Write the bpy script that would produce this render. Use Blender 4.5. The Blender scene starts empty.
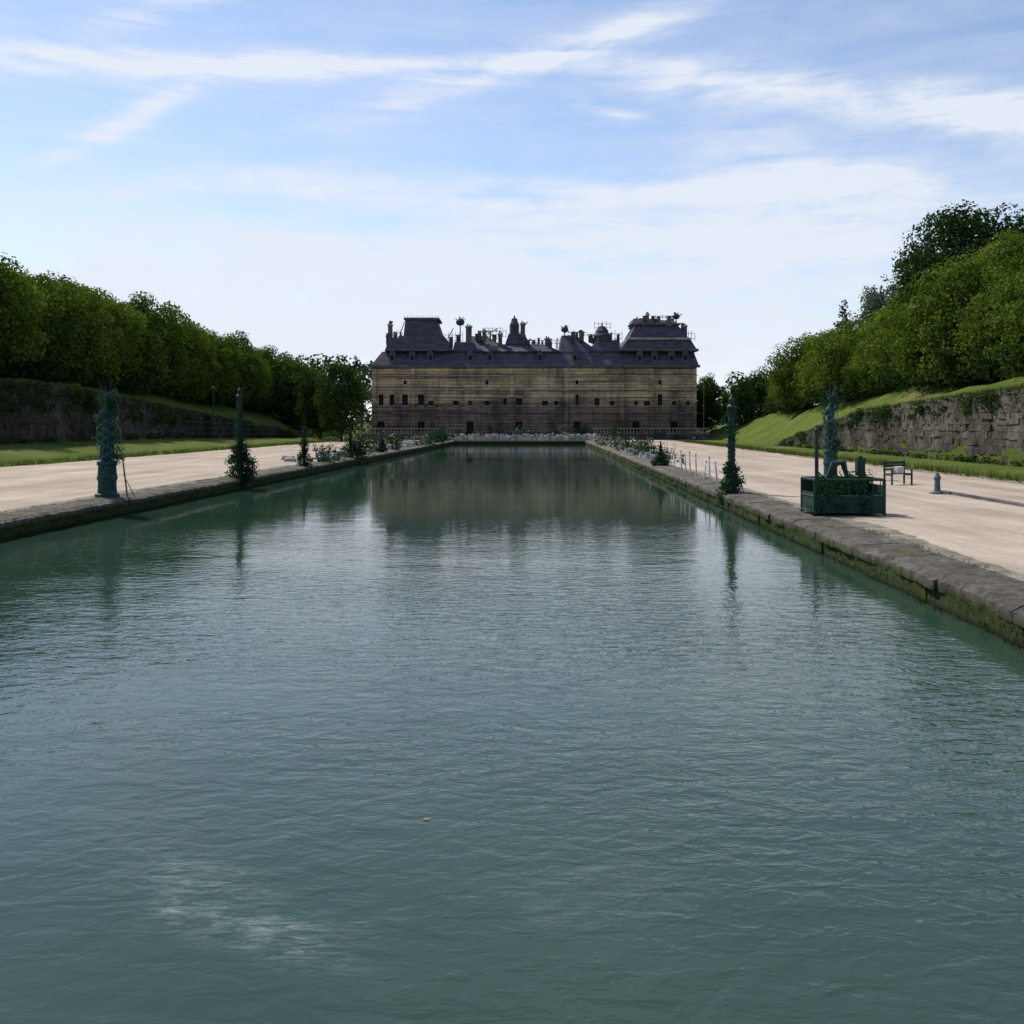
import bpy, math, random
import numpy as np
from mathutils import Vector, Matrix
random.seed(7); rng=np.random.default_rng(7)
SC=bpy.context.scene
K=0.032   # canal axis drift: X = a + K*Y
QZ=0.55   # quay level
def ax(a,Y): return a+K*Y

# ------------------------------------------------------------------ materials
def newmat(name):
    m=bpy.data.materials.new(name); m.use_nodes=True
    nt=m.node_tree; b=nt.nodes['Principled BSDF']; return m,nt,b
def N(nt,t,**kw):
    n=nt.nodes.new(t)
    for k,v in kw.items(): setattr(n,k,v)
    return n
def ramp(nt,fac,stops):
    r=N(nt,'ShaderNodeValToRGB'); e=r.color_ramp.elements
    while len(e)<len(stops): e.new(0.5)
    for i,(p,c) in enumerate(stops):
        e[i].position=p; e[i].color=(*c,1)
    nt.links.new(fac,r.inputs[0]); return r.outputs[0]
def noise(nt,vec,scale,detail=5,rough=0.6,dist=0.0):
    n=N(nt,'ShaderNodeTexNoise'); n.inputs['Scale'].default_value=scale
    n.inputs['Detail'].default_value=detail; n.inputs['Roughness'].default_value=rough
    n.inputs['Distortion'].default_value=dist
    nt.links.new(vec,n.inputs['Vector']); return n.outputs[0]
def pos(nt,scale=(1,1,1)):
    g=N(nt,'ShaderNodeNewGeometry'); mp=N(nt,'ShaderNodeMapping')
    mp.inputs['Scale'].default_value=scale
    nt.links.new(g.outputs['Position'],mp.inputs[0]); return mp.outputs[0]
def mixc(nt,fac,a,b,mode='MIX'):
    m=N(nt,'ShaderNodeMix',data_type='RGBA',blend_type=mode)
    if isinstance(fac,(int,float)): m.inputs[0].default_value=fac
    else: nt.links.new(fac,m.inputs[0])
    for s,v in ((6,a),(7,b)):
        if isinstance(v,tuple): m.inputs[s].default_value=(*v,1)
        else: nt.links.new(v,m.inputs[s])
    return m.outputs[2]
def math_(nt,op,a,b=None,c=None,clamp=False):
    m=N(nt,'ShaderNodeMath',operation=op); m.use_clamp=clamp
    for i,v in enumerate((a,b,c)):
        if v is None: continue
        if isinstance(v,(int,float)): m.inputs[i].default_value=v
        else: nt.links.new(v,m.inputs[i])
    return m.outputs[0]
def maprange(nt,v,a,b,c,d,smooth=False):
    m=N(nt,'ShaderNodeMapRange')
    if smooth: m.interpolation_type='SMOOTHSTEP'
    for i,x in enumerate((a,b,c,d)): m.inputs[i+1].default_value=x
    nt.links.new(v,m.inputs[0]); return m.outputs[0]
def bump(nt,b,h,strength=0.5,dist=0.05):
    bp=N(nt,'ShaderNodeBump'); bp.inputs['Strength'].default_value=strength
    bp.inputs['Distance'].default_value=dist
    nt.links.new(h,bp.inputs['Height']); nt.links.new(bp.outputs[0],b.inputs['Normal'])
def spec(b,v): b.inputs['Specular IOR Level'].default_value=v

def mat_noise(name,stops,scale=1.0,rough=0.9,bs=0.5,bd=0.03,vscale=(1,1,1),bscale=None,metal=0.0,sp=0.3):
    m,nt,b=newmat(name)
    v=pos(nt,vscale); n=noise(nt,v,scale)
    c=ramp(nt,n,stops)
    nt.links.new(c,b.inputs['Base Color']); b.inputs['Roughness'].default_value=rough
    b.inputs['Metallic'].default_value=metal; spec(b,sp)
    h=noise(nt,pos(nt),bscale or scale*6,5,0.7); bump(nt,b,h,bs,bd)
    return m
def mat_leaf(name,dark,light,scale=0.35,trans=0.22):
    m=bpy.data.materials.new(name); m.use_nodes=True; nt=m.node_tree; nt.nodes.clear()
    g=N(nt,'ShaderNodeNewGeometry')
    oi=N(nt,'ShaderNodeObjectInfo')
    n=noise(nt,g.outputs['Position'],scale,2,0.6)
    f=math_(nt,'MULTIPLY_ADD',g.outputs['Random Per Island'],0.45,math_(nt,'MULTIPLY_ADD',n,1.5,-0.5))
    f=math_(nt,'ADD',f,math_(nt,'MULTIPLY_ADD',oi.outputs['Random'],0.4,-0.2))
    c=ramp(nt,f,[(0.1,dark),(0.9,light)])
    d=N(nt,'ShaderNodeBsdfDiffuse')
    t=N(nt,'ShaderNodeBsdfTranslucent'); mx=N(nt,'ShaderNodeMixShader'); mx.inputs[0].default_value=trans
    o=N(nt,'ShaderNodeOutputMaterial')
    nt.links.new(c,d.inputs['Color'])
    tc=mixc(nt,1.0,c,(1.5,1.6,0.5),'MULTIPLY'); nt.links.new(tc,t.inputs[0])
    nt.links.new(d.outputs[0],mx.inputs[1]); nt.links.new(t.outputs[0],mx.inputs[2]); nt.links.new(mx.outputs[0],o.inputs[0])
    return m

M_leaf=mat_leaf('foliage_hedge_tree',(0.038,0.070,0.014),(0.15,0.20,0.038))
M_leafd=mat_leaf('foliage_dark',(0.016,0.034,0.014),(0.055,0.090,0.028))
M_leafg=mat_leaf('foliage_grey',(0.06,0.085,0.065),(0.13,0.16,0.12))
M_leafiv=mat_leaf('foliage_ivy',(0.008,0.030,0.020),(0.032,0.085,0.045),1.5)
M_far=mat_leaf('foliage_far',(0.022,0.042,0.030),(0.05,0.078,0.046),0.12)
M_white=mat_noise('white_petals',[(0.3,(0.35,0.33,0.36)),(0.7,(0.72,0.70,0.72))],2,0.8)
M_bark=mat_noise('bark',[(0.3,(0.03,0.022,0.016)),(0.7,(0.09,0.07,0.05))],2,0.95,0.8,0.05,(1,1,.3))
M_slate=mat_noise('slate_roof',[(0.3,(0.028,0.027,0.042)),(0.7,(0.10,0.092,0.122))],0.8,0.75,0.6,0.08,(1,1,4))
M_stonedk=mat_noise('dark_stone_trim',[(0.3,(0.05,0.046,0.054)),(0.7,(0.15,0.138,0.145))],0.7,0.9,0.5,0.05)
M_trim=mat_noise('light_stone_trim',[(0.3,(0.22,0.19,0.145)),(0.7,(0.44,0.39,0.31))],0.7,0.9,0.5,0.05)
M_bronze=mat_noise('verdigris_bronze',[(0.3,(0.005,0.026,0.024)),(0.55,(0.011,0.055,0.050)),(0.8,(0.055,0.14,0.12))],5,0.7,0.6,0.02,bscale=30,metal=0.0,sp=0.3)
M_green=mat_noise('dark_green_paint',[(0.3,(0.006,0.026,0.016)),(0.7,(0.014,0.050,0.034))],4,0.6,0.4,0.01,bscale=25,sp=0.3)
M_rope=mat_noise('rope',[(0.3,(0.10,0.09,0.07)),(0.7,(0.25,0.22,0.18))],4)
M_wpaint=mat_noise('weathered_white_paint',[(0.3,(0.35,0.35,0.36)),(0.7,(0.7,0.7,0.7))],4,0.6)
M_iron=mat_noise('dark_iron',[(0.3,(0.018,0.018,0.026)),(0.7,(0.06,0.06,0.07))],4,0.6)
M_dirt=mat_noise('trodden_dirt',[(0.3,(0.10,0.085,0.06)),(0.5,(0.19,0.165,0.13)),(0.7,(0.30,0.265,0.22))],2.2,0.95,0.8,0.04)
M_rub=mat_noise('pale_rubble',[(0.3,(0.16,0.15,0.145)),(0.7,(0.50,0.47,0.44))],1.1,0.95,0.6,0.05)

def mat_glass():
    m,nt,b=newmat('window_glass'); b.inputs['Base Color'].default_value=(0.010,0.010,0.013,1)
    b.inputs['Roughness'].default_value=0.45; spec(b,.12); return m
M_glass=mat_glass()

def mat_facade():
    m,nt,b=newmat('striped_masonry')
    br=N(nt,'ShaderNodeTexBrick')
    g=N(nt,'ShaderNodeNewGeometry')
    sp_=N(nt,'ShaderNodeSeparateXYZ'); nt.links.new(g.outputs['Position'],sp_.inputs[0])
    cb=N(nt,'ShaderNodeCombineXYZ'); nt.links.new(math_(nt,'ADD',sp_.outputs[0],sp_.outputs[1]),cb.inputs[0]); nt.links.new(sp_.outputs[2],cb.inputs[1])
    nt.links.new(cb.outputs[0],br.inputs['Vector'])
    br.inputs['Scale'].default_value=1.0; br.inputs['Brick Width'].default_value=2.1; br.inputs['Row Height'].default_value=0.55
    br.inputs['Mortar Size'].default_value=0.04
    br.inputs['Color1'].default_value=(0.60,0.46,0.28,1); br.inputs['Color2'].default_value=(0.43,0.33,0.21,1); br.inputs['Mortar'].default_value=(0.18,0.145,0.11,1)
    st=noise(nt,pos(nt,(0.04,0.04,1.3)),1.0,5,0.75)
    sc=ramp(nt,st,[(0.38,(0.36,0.35,0.40)),(0.52,(0.92,0.92,0.92)),(0.66,(1.25,1.18,1.0))])
    c=mixc(nt,1.0,br.outputs[0],sc,'MULTIPLY')
    bl=noise(nt,pos(nt,(1,1,0.35)),0.3,6,0.75)
    c=mixc(nt,1.0,c,ramp(nt,bl,[(0.36,(0.38,0.38,0.43)),(0.56,(1.15,1.12,1.08))]),'MULTIPLY')
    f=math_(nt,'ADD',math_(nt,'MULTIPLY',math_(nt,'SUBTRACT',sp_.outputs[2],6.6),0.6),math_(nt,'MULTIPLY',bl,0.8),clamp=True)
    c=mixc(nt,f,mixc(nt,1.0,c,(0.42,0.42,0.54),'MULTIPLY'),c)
    nt.links.new(c,b.inputs['Base Color']); b.inputs['Roughness'].default_value=0.92; spec(b,0.2)
    bump(nt,b,br.outputs[1],-0.4,0.05); return m
M_facade=mat_facade()

def mat_quay():
    m,nt,b=newmat('quay_stone'); g=N(nt,'ShaderNodeNewGeometry')
    s=N(nt,'ShaderNodeSeparateXYZ'); nt.links.new(g.outputs['Position'],s.inputs[0])
    n=noise(nt,g.outputs['Position'],1.1,7,0.7); n2=noise(nt,g.outputs['Position'],6,8,0.78)
    c=ramp(nt,n,[(0.3,(0.085,0.074,0.060)),(0.5,(0.17,0.152,0.13)),(0.7,(0.28,0.255,0.225))])
    f0=math_(nt,'MULTIPLY_ADD',g.outputs['Random Per Island'],0.25,0.85)
    cc=N(nt,'ShaderNodeCombineColor')
    for i in range(3): nt.links.new(f0,cc.inputs[i])
    c=mixc(nt,1.0,c,cc.outputs[0],'MULTIPLY')
    c=mixc(nt,1.0,c,ramp(nt,n2,[(0.32,(0.28,0.26,0.23)),(0.6,(1.05,1.05,1.05))]),'MULTIPLY')
    f=math_(nt,'SUBTRACT',math_(nt,'MULTIPLY_ADD',n,1.1,0.44),math_(nt,'MULTIPLY',s.outputs[2],2.3))
    f=math_(nt,'MULTIPLY',f,3.5,clamp=True)
    moss=ramp(nt,n2,[(0.32,(0.010,0.015,0.005)),(0.5,(0.036,0.055,0.012)),(0.70,(0.085,0.12,0.028))])
    c=mixc(nt,f,c,moss)
    wet=math_(nt,'MULTIPLY_ADD',s.outputs[2],6,0.22,clamp=True)
    wc=N(nt,'ShaderNodeCombineColor')
    for i in range(3): nt.links.new(wet,wc.inputs[i])
    c=mixc(nt,1.0,c,wc.outputs[0],'MULTIPLY')
    nt.links.new(c,b.inputs['Base Color']); b.inputs['Roughness'].default_value=0.9; spec(b,0.2)
    bump(nt,b,n2,1.0,0.12); return m
M_quay=mat_quay()
def mat_wall(name,k):
    m,nt,b=newmat(name); g=N(nt,'ShaderNodeNewGeometry')
    n=noise(nt,g.outputs['Position'],0.22,8,0.75); n2=noise(nt,g.outputs['Position'],2.5,7,0.75)
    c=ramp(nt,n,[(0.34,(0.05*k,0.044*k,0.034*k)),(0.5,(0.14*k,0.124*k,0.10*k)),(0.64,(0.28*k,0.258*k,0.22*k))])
    c=mixc(nt,1.0,c,ramp(nt,n2,[(0.3,(0.3,0.31,0.25)),(0.6,(1.1,1.1,1.1))]),'MULTIPLY')
    f0=math_(nt,'MULTIPLY_ADD',g.outputs['Random Per Island'],0.25,0.87)
    cc=N(nt,'ShaderNodeCombineColor')
    for i in range(3): nt.links.new(f0,cc.inputs[i])
    c=mixc(nt,1.0,c,cc.outputs[0],'MULTIPLY')
    nt.links.new(c,b.inputs['Base Color']); b.inputs['Roughness'].default_value=0.95; spec(b,0.15)
    bump(nt,b,n2,1.0,0.25); return m
M_wall=mat_wall('old_wall_stone',.68); M_wall2=mat_wall('old_wall_stone_shaded',.5)  # second copy darkened: tree shade on the left wall put into its colour
def mat_gravel():
    m,nt,b=newmat('pale_gravel'); p=pos(nt)
    n=noise(nt,p,0.25,6,0.7); n2=noise(nt,p,14,5,0.8); n3=noise(nt,pos(nt,(1,0.10,1)),0.9,4,0.6)
    c=ramp(nt,n,[(0.3,(0.37,0.30,0.23)),(0.55,(0.48,0.405,0.33)),(0.75,(0.55,0.475,0.40))])
    c=mixc(nt,1.0,c,ramp(nt,n2,[(0.3,(0.62,0.61,0.60)),(0.6,(1,1,1))]),'MULTIPLY')
    c=mixc(nt,1.0,c,ramp(nt,n3,[(0.35,(0.76,0.74,0.72)),(0.6,(1,1,1))]),'MULTIPLY')
    nt.links.new(c,b.inputs['Base Color']); b.inputs['Roughness'].default_value=0.95; spec(b,0.15)
    bump(nt,b,n2,0.6,0.02); return m
M_gravel=mat_gravel()
def mat_grass():
    m,nt,b=newmat('grass_ground'); p=pos(nt)
    n=noise(nt,p,0.12,7,0.7); n2=noise(nt,p,5,6,0.8)
    c=ramp(nt,n,[(0.3,(0.06,0.10,0.014)),(0.5,(0.105,0.155,0.022)),(0.62,(0.15,0.17,0.04)),(0.73,(0.21,0.18,0.10))])
    c=mixc(nt,1.0,c,ramp(nt,n2,[(0.3,(0.45,0.45,0.45)),(0.65,(1.1,1.1,1.1))]),'MULTIPLY')
    nt.links.new(c,b.inputs['Base Color']); b.inputs['Roughness'].default_value=0.95; spec(b,0.1)
    bump(nt,b,n2,1.0,0.15); return m
M_grass=mat_grass()

def mat_water():
    m,nt,b=newmat('canal_water'); g=N(nt,'ShaderNodeNewGeometry'); P=g.outputs['Position']
    n=noise(nt,P,0.25,3,0.5)
    c=ramp(nt,n,[(0.3,(0.018,0.043,0.029)),(0.7,(0.026,0.055,0.038))])
    s=N(nt,'ShaderNodeSeparateXYZ'); nt.links.new(P,s.inputs[0])
    wn=noise(nt,pos(nt,(0.8,1.2,1)),1.1,4,0.6,0.6)
    wy=math_(nt,'MULTIPLY_ADD',wn,2.2,-1.1)
    def pale_wisp(x0,y0,x1,y1,w):
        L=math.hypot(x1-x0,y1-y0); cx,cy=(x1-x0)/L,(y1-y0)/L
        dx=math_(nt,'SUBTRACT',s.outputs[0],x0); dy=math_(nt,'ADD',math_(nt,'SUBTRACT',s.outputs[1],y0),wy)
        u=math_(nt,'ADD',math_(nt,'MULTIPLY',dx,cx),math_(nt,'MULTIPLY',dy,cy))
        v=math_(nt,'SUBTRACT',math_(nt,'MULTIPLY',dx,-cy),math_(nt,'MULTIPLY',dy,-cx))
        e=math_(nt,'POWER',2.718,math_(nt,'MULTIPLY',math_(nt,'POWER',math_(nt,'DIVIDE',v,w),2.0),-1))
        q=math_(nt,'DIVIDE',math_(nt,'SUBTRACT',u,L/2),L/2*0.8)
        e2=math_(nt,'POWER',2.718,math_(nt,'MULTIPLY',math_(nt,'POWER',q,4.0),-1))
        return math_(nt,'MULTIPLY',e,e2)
    f=math_(nt,'ADD',pale_wisp(-2.7,7.0,-0.75,5.3,0.24),math_(nt,'MULTIPLY',pale_wisp(-0.4,6.6,1.3,6.3,0.2),0.3))
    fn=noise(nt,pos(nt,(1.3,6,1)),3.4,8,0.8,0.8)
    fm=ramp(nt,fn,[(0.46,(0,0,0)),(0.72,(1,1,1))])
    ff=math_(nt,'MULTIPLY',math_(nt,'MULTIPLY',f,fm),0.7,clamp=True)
    c=mixc(nt,ff,c,(0.30,0.34,0.32))  # pale wisps mixed into the water colour along two lines
    nt.links.new(c,b.inputs['Base Color'])
    b.inputs['Roughness'].default_value=0.0; b.inputs['IOR'].default_value=1.34; spec(b,0.5)
    h1=noise(nt,pos(nt,(0.6,1.0,1)),0.9,2,0.5,0.4)
    h2=noise(nt,pos(nt,(0.75,1.2,1)),4.2,3,0.58,0.4)
    h3=noise(nt,pos(nt,(0.06,0.10,1)),1.0,3,0.55)
    amp=math_(nt,'MULTIPLY_ADD',h3,3.2,-1.05,clamp=True)
    h2=math_(nt,'MULTIPLY',h2,math_(nt,'MULTIPLY_ADD',amp,0.75,0.14))
    h=math_(nt,'ADD',math_(nt,'MULTIPLY',h1,0.62),h2)
    # the basin in the lee of the palace lies calmer than the open end
    calm=maprange(nt,s.outputs[1],9,36,1.0,0.11,True)
    h=math_(nt,'MULTIPLY',h,calm)
    bump(nt,b,h,1.0,0.032); return m
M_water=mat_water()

# ------------------------------------------------------------------ mesh builder
class MB:
    def __init__(s): s.v=[];s.f=[];s.m=[];s.mats=[]
    def mi(s,mat):
        if mat not in s.mats: s.mats.append(mat)
        return s.mats.index(mat)
    def add(s,vs,fs,mat):
        o=len(s.v); s.v+= [tuple(p) for p in vs]; k=s.mi(mat)
        for f in fs: s.f.append(tuple(i+o for i in f)); s.m.append(k)
    def box(s,x0,x1,y0,y1,z0,z1,mat,jit=0,top=None):
        t=top or (0,0,0,0)
        vs=[(x0,y0,z0),(x1,y0,z0),(x1,y1,z0),(x0,y1,z0),(x0+t[0],y0+t[2],z1),(x1-t[1],y0+t[2],z1),(x1-t[1],y1-t[3],z1),(x0+t[0],y1-t[3],z1)]
        if jit: vs=[tuple(c+random.uniform(-jit,jit) for c in p) for p in vs]
        s.add(vs,[(0,3,2,1),(4,5,6,7),(0,1,5,4),(1,2,6,5),(2,3,7,6),(3,0,4,7)],mat)
    def tube(s,pts,rs,mat,n=10):
        vs=[];fs=[]
        for i,p in enumerate(pts):
            p=Vector(p); q=Vector(pts[min(i+1,len(pts)-1)])-Vector(pts[max(i-1,0)])
            q.normalize(); u=q.cross(Vector((0.3,1,0.1)) if abs(q.y)<.9 else Vector((1,0,0))).normalized(); w=q.cross(u)
            for k in range(n):
                a=2*math.pi*k/n; vs.append(p+(u*math.cos(a)+w*math.sin(a))*rs[i])
        for i in range(len(pts)-1):
            for k in range(n):
                k2=(k+1)%n; fs.append((i*n+k,i*n+k2,(i+1)*n+k2,(i+1)*n+k))
        fs.append(tuple(range(n))[::-1]); fs.append(tuple((len(pts)-1)*n+k for k in range(n)))
        s.add(vs,fs,mat)
    def lathe(s,cx,cy,prof,mat,n=16,sx=1,sy=1):
        vs=[];fs=[]
        for r,z in prof:
            for k in range(n):
                a=2*math.pi*k/n; vs.append((cx+r*sx*math.cos(a),cy+r*sy*math.sin(a),z))
        for i in range(len(prof)-1):
            for k in range(n):
                k2=(k+1)%n; fs.append((i*n+k,i*n+k2,(i+1)*n+k2,(i+1)*n+k))
        fs.append(tuple(range(n))[::-1]); fs.append(tuple((len(prof)-1)*n+k for k in range(n)))
        s.add(vs,fs,mat)
    def ball(s,x,y,z,r,mat,sz=1.0,n=12):
        pr=[(max(r*math.sin(math.pi*i/8),0.001),z-r*sz*math.cos(math.pi*i/8)) for i in range(9)]
        s.lathe(x,y,pr,mat,n)
    def leaves(s,C,Nrm,size,mat):
        n=len(C); d=Nrm+rng.normal(0,0.55,(n,3)); d/=np.linalg.norm(d,axis=1)[:,None]+1e-9
        r=rng.normal(0,1,(n,3)); u=np.cross(d,r); u/=np.linalg.norm(u,axis=1)[:,None]+1e-9
        w=np.cross(d,u); sz=size*rng.uniform(0.55,1.35,(n,1))
        a=C+u*sz*0.55; b=C+w*sz*0.36; c=C-u*sz*0.55; e=C-w*sz*0.36
        V=np.stack([a,b,c,e],1).reshape(-1,3); o=len(s.v)
        s.v+=V.tolist(); k=s.mi(mat)
        F=(np.arange(n*4).reshape(n,4)+o).tolist(); s.f+=F; s.m+=[k]*n
    def mesh(s,name):
        me=bpy.data.meshes.new(name); me.from_pydata(s.v,[],s.f)
        for m in s.mats: me.materials.append(m)
        me.polygons.foreach_set('material_index',s.m); me.update(); return me
    def obj(s,name,loc=(0,0,0),parent=None,bevel=0,smooth=False):
        o=bpy.data.objects.new(name,s.mesh(name)); SC.collection.objects.link(o); o.location=loc
        if parent: o.parent=parent
        if bevel:
            b=o.modifiers.new('bevel','BEVEL'); b.width=bevel; b.segments=1; b.limit_method='ANGLE'
        if smooth:
            for p in o.data.polygons: p.use_smooth=True
        return o

def clump_points(centres,radii,per):
    C=[];Nn=[]
    for c,r in zip(centres,radii):
        k=max(4,int(per*r*r)); d=rng.normal(0,1,(k,3)); d/=np.linalg.norm(d,axis=1)[:,None]
        rr=r*(0.55+0.5*rng.random((k,1))**0.6)
        C.append(np.array(c)+d*rr*np.array([1,1,0.8])); Nn.append(d+np.array([0,0,0.35]))
    return np.concatenate(C),np.concatenate(Nn)

def tree_mesh(name,H,W,trunk,leafmat,size=0.3,shape='round',nc=70,per=70,rf=.14):
    b=MB()
    lean=random.uniform(-.3,.3)
    b.tube([(0,0,-0.8),(0.05,0,trunk*0.5),(lean*.4,0,trunk),(lean,0.1,H*0.62),(lean,0.1,H*.85)],[.34,.26,.22,.12,.04],M_bark,8)
    for i in range(8):
        a=i*2.4; z=trunk*0.8+i*0.07*(H-trunk); r=W*0.34*random.uniform(.7,1.1)
        b.tube([(lean*.4,0,z),(math.cos(a)*r*.5,math.sin(a)*r*.5,z+1.2),(math.cos(a)*r,math.sin(a)*r,z+2.4)],[.13,.08,.03],M_bark,6)
    cs=[];rs=[]
    hz=(H-trunk)/2; cz=trunk+hz
    for i in range(nc):
        d=rng.normal(0,1,3); d/=np.linalg.norm(d)
        q=random.uniform(0.62,1.0)**0.5
        if shape=='cone':
            t=random.random()**1.2; rad=(1-t)**0.8*W/2*random.uniform(.5,1); a=random.random()*6.28
            cs.append((math.cos(a)*rad,math.sin(a)*rad,trunk+t*(H-trunk)*0.97)); rs.append(0.35+0.9*(1-t)*random.uniform(.6,1.1))
        else:
            p=2.6 if shape=='box' else 2.0
            nn=(abs(d[0])**p+abs(d[1])**p+abs(d[2])**p)**(1/p); d=d/nn
            rad=random.uniform(0.6,1.4)*W*rf
            if random.random()<.25: q*=random.uniform(1.05,1.16)
            cs.append((d[0]*q*(W/2-rad*.6)+lean,d[1]*q*(W/2-rad*.6),cz+d[2]*q*(hz-rad*.6))); rs.append(rad)
    C,Nn=clump_points(cs,rs,per); b.leaves(C,Nn,size,leafmat)
    k=1500; d=rng.normal(0,1,(k,3)); d/=np.linalg.norm(d,axis=1)[:,None]
    rr=rng.random((k,1))**0.4*0.8
    if shape!='cone':
        b.leaves(np.array([lean,0,cz])+d*rr*np.array([W/2,W/2,hz]),d,size*1.9,leafmat)
    return b.mesh(name)

def place(mesh,name,x,y,z,s=1.0,rot=None,sz=None):
    o=bpy.data.objects.new(name,mesh); SC.collection.objects.link(o)
    o.location=(x,y,z); o.scale=(s,s,sz or s); o.rotation_euler=(0,0,random.uniform(0,6.28) if rot is None else rot); return o

# ------------------------------------------------------------------ terrain
def lerp(x,xs,ys): return float(np.interp(x,xs,ys))
def WL(Y): return lerp(Y,[88,100,168,175],[6.4,5.6,1.7,1.2])
def BL(Y): return lerp(Y,[110,168],[1.6,0.9])
def TL(Y): return lerp(Y,[110,215,260],[7.4,4.5,2.5])
def WR(Y): return lerp(Y,[58,88,110,122],[5.3,4.3,2.0,0.7])
def TR(Y): return lerp(Y,[100,152,200,260],[6.6,5.0,3.0,1.5])
def ground_z(a,Y):
    if -14.4<a<6.8 and Y<156.2: return -1.5
    if -32<=a<=28: return QZ
    if a<-32:
        if a>=-41.3: return lerp(a,[-41,-32],[BL(Y),QZ])
        return lerp(a,[-90,-65,-50,-41.4],[TL(Y)+3,TL(Y)+1.5,TL(Y),min(WL(Y)-.15,TL(Y))]) 
    return lerp(a,[28.4,36,60,90],[max(WR(Y)-.15,QZ),TR(Y),TR(Y)+3,TR(Y)+4])
As=[-3000,-900,-300,-150,-90,-75,-65,-60,-55,-52,-50,-48,-46,-44,-42.5,-41.35,-41.25,-39,-36,-34,-32,-28,-24,-20,-16,-14.42,-14.38,-8,0,6.78,6.82,9,12,16,20,24,28,28.35,28.45,30,32,34,36,40,45,52,60,75,90,150,300,900,3000]
Ys=[-200,-60]+list(range(-40,156,4))+[156.18,156.22]+list(range(160,264,4))+[300,400,700,1500,4000]
b=MB(); vs=[]
for Y in Ys:
    for a in As:
        z=ground_z(a,Y)
        if a<-45 or a>30: z+=0.25*math.sin(Y*.23+a*.3)+0.15*math.sin(Y*.61+a)
        vs.append((ax(a,Y),Y,z))
nA=len(As)
fs=[(j*nA+i,j*nA+i+1,(j+1)*nA+i+1,(j+1)*nA+i) for j in range(len(Ys)-1) for i in range(nA-1)]
b.add(vs,fs,M_grass); b.obj('ground')
b=MB(); Y0,Y1=-45,156.3
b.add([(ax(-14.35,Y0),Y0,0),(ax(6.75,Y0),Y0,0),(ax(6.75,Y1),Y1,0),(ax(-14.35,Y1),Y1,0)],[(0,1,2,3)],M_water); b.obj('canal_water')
def strip(name,aL,aR,Y0,Y1,z,mat,ragL=0,ragR=0,step=1.0):
    b=MB(); vs=[];n=int((Y1-Y0)/step)
    for i in range(n+1):
        Y=Y0+i*step
        l=aL+ragL*(math.sin(Y*.31)+.6*math.sin(Y*.83)+random.uniform(-.5,.5)); r=aR+ragR*(math.sin(Y*.27+1)+.6*math.sin(Y*.9)+random.uniform(-.5,.5))
        vs+=[(ax(l,Y),Y,z),(ax(r,Y),Y,z)]
    b.add(vs,[(2*i,2*i+1,2*i+3,2*i+2) for i in range(n)],mat); return b.obj(name)
strip('gravel_path',7.3,20.2,-40,166,QZ+.006,M_gravel,0,0.22)
strip('gravel_path',-31.2,-14.9,-40,166,QZ+.006,M_gravel,0.22,0)
strip('dirt_verge',7.35,7.95,-40,160,QZ+.011,M_dirt,0,0.15,.35)
strip('dirt_verge',-15.5,-14.93,-40,160,QZ+.011,M_dirt,0.15,0,.35)
strip('dirt_verge',19.6,20.6,20,160,QZ+.011,M_dirt,.25,0.15,.5)
b=MB(); b.add([(ax(-14.9,156.8),156.8,QZ+.005),(ax(7.3,156.8),156.8,QZ+.005),(ax(7.3,166),166,QZ+.005),(ax(-14.9,166),166,QZ+.005)],[(0,1,2,3)],M_gravel); b.obj('terrace_pavement')

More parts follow.
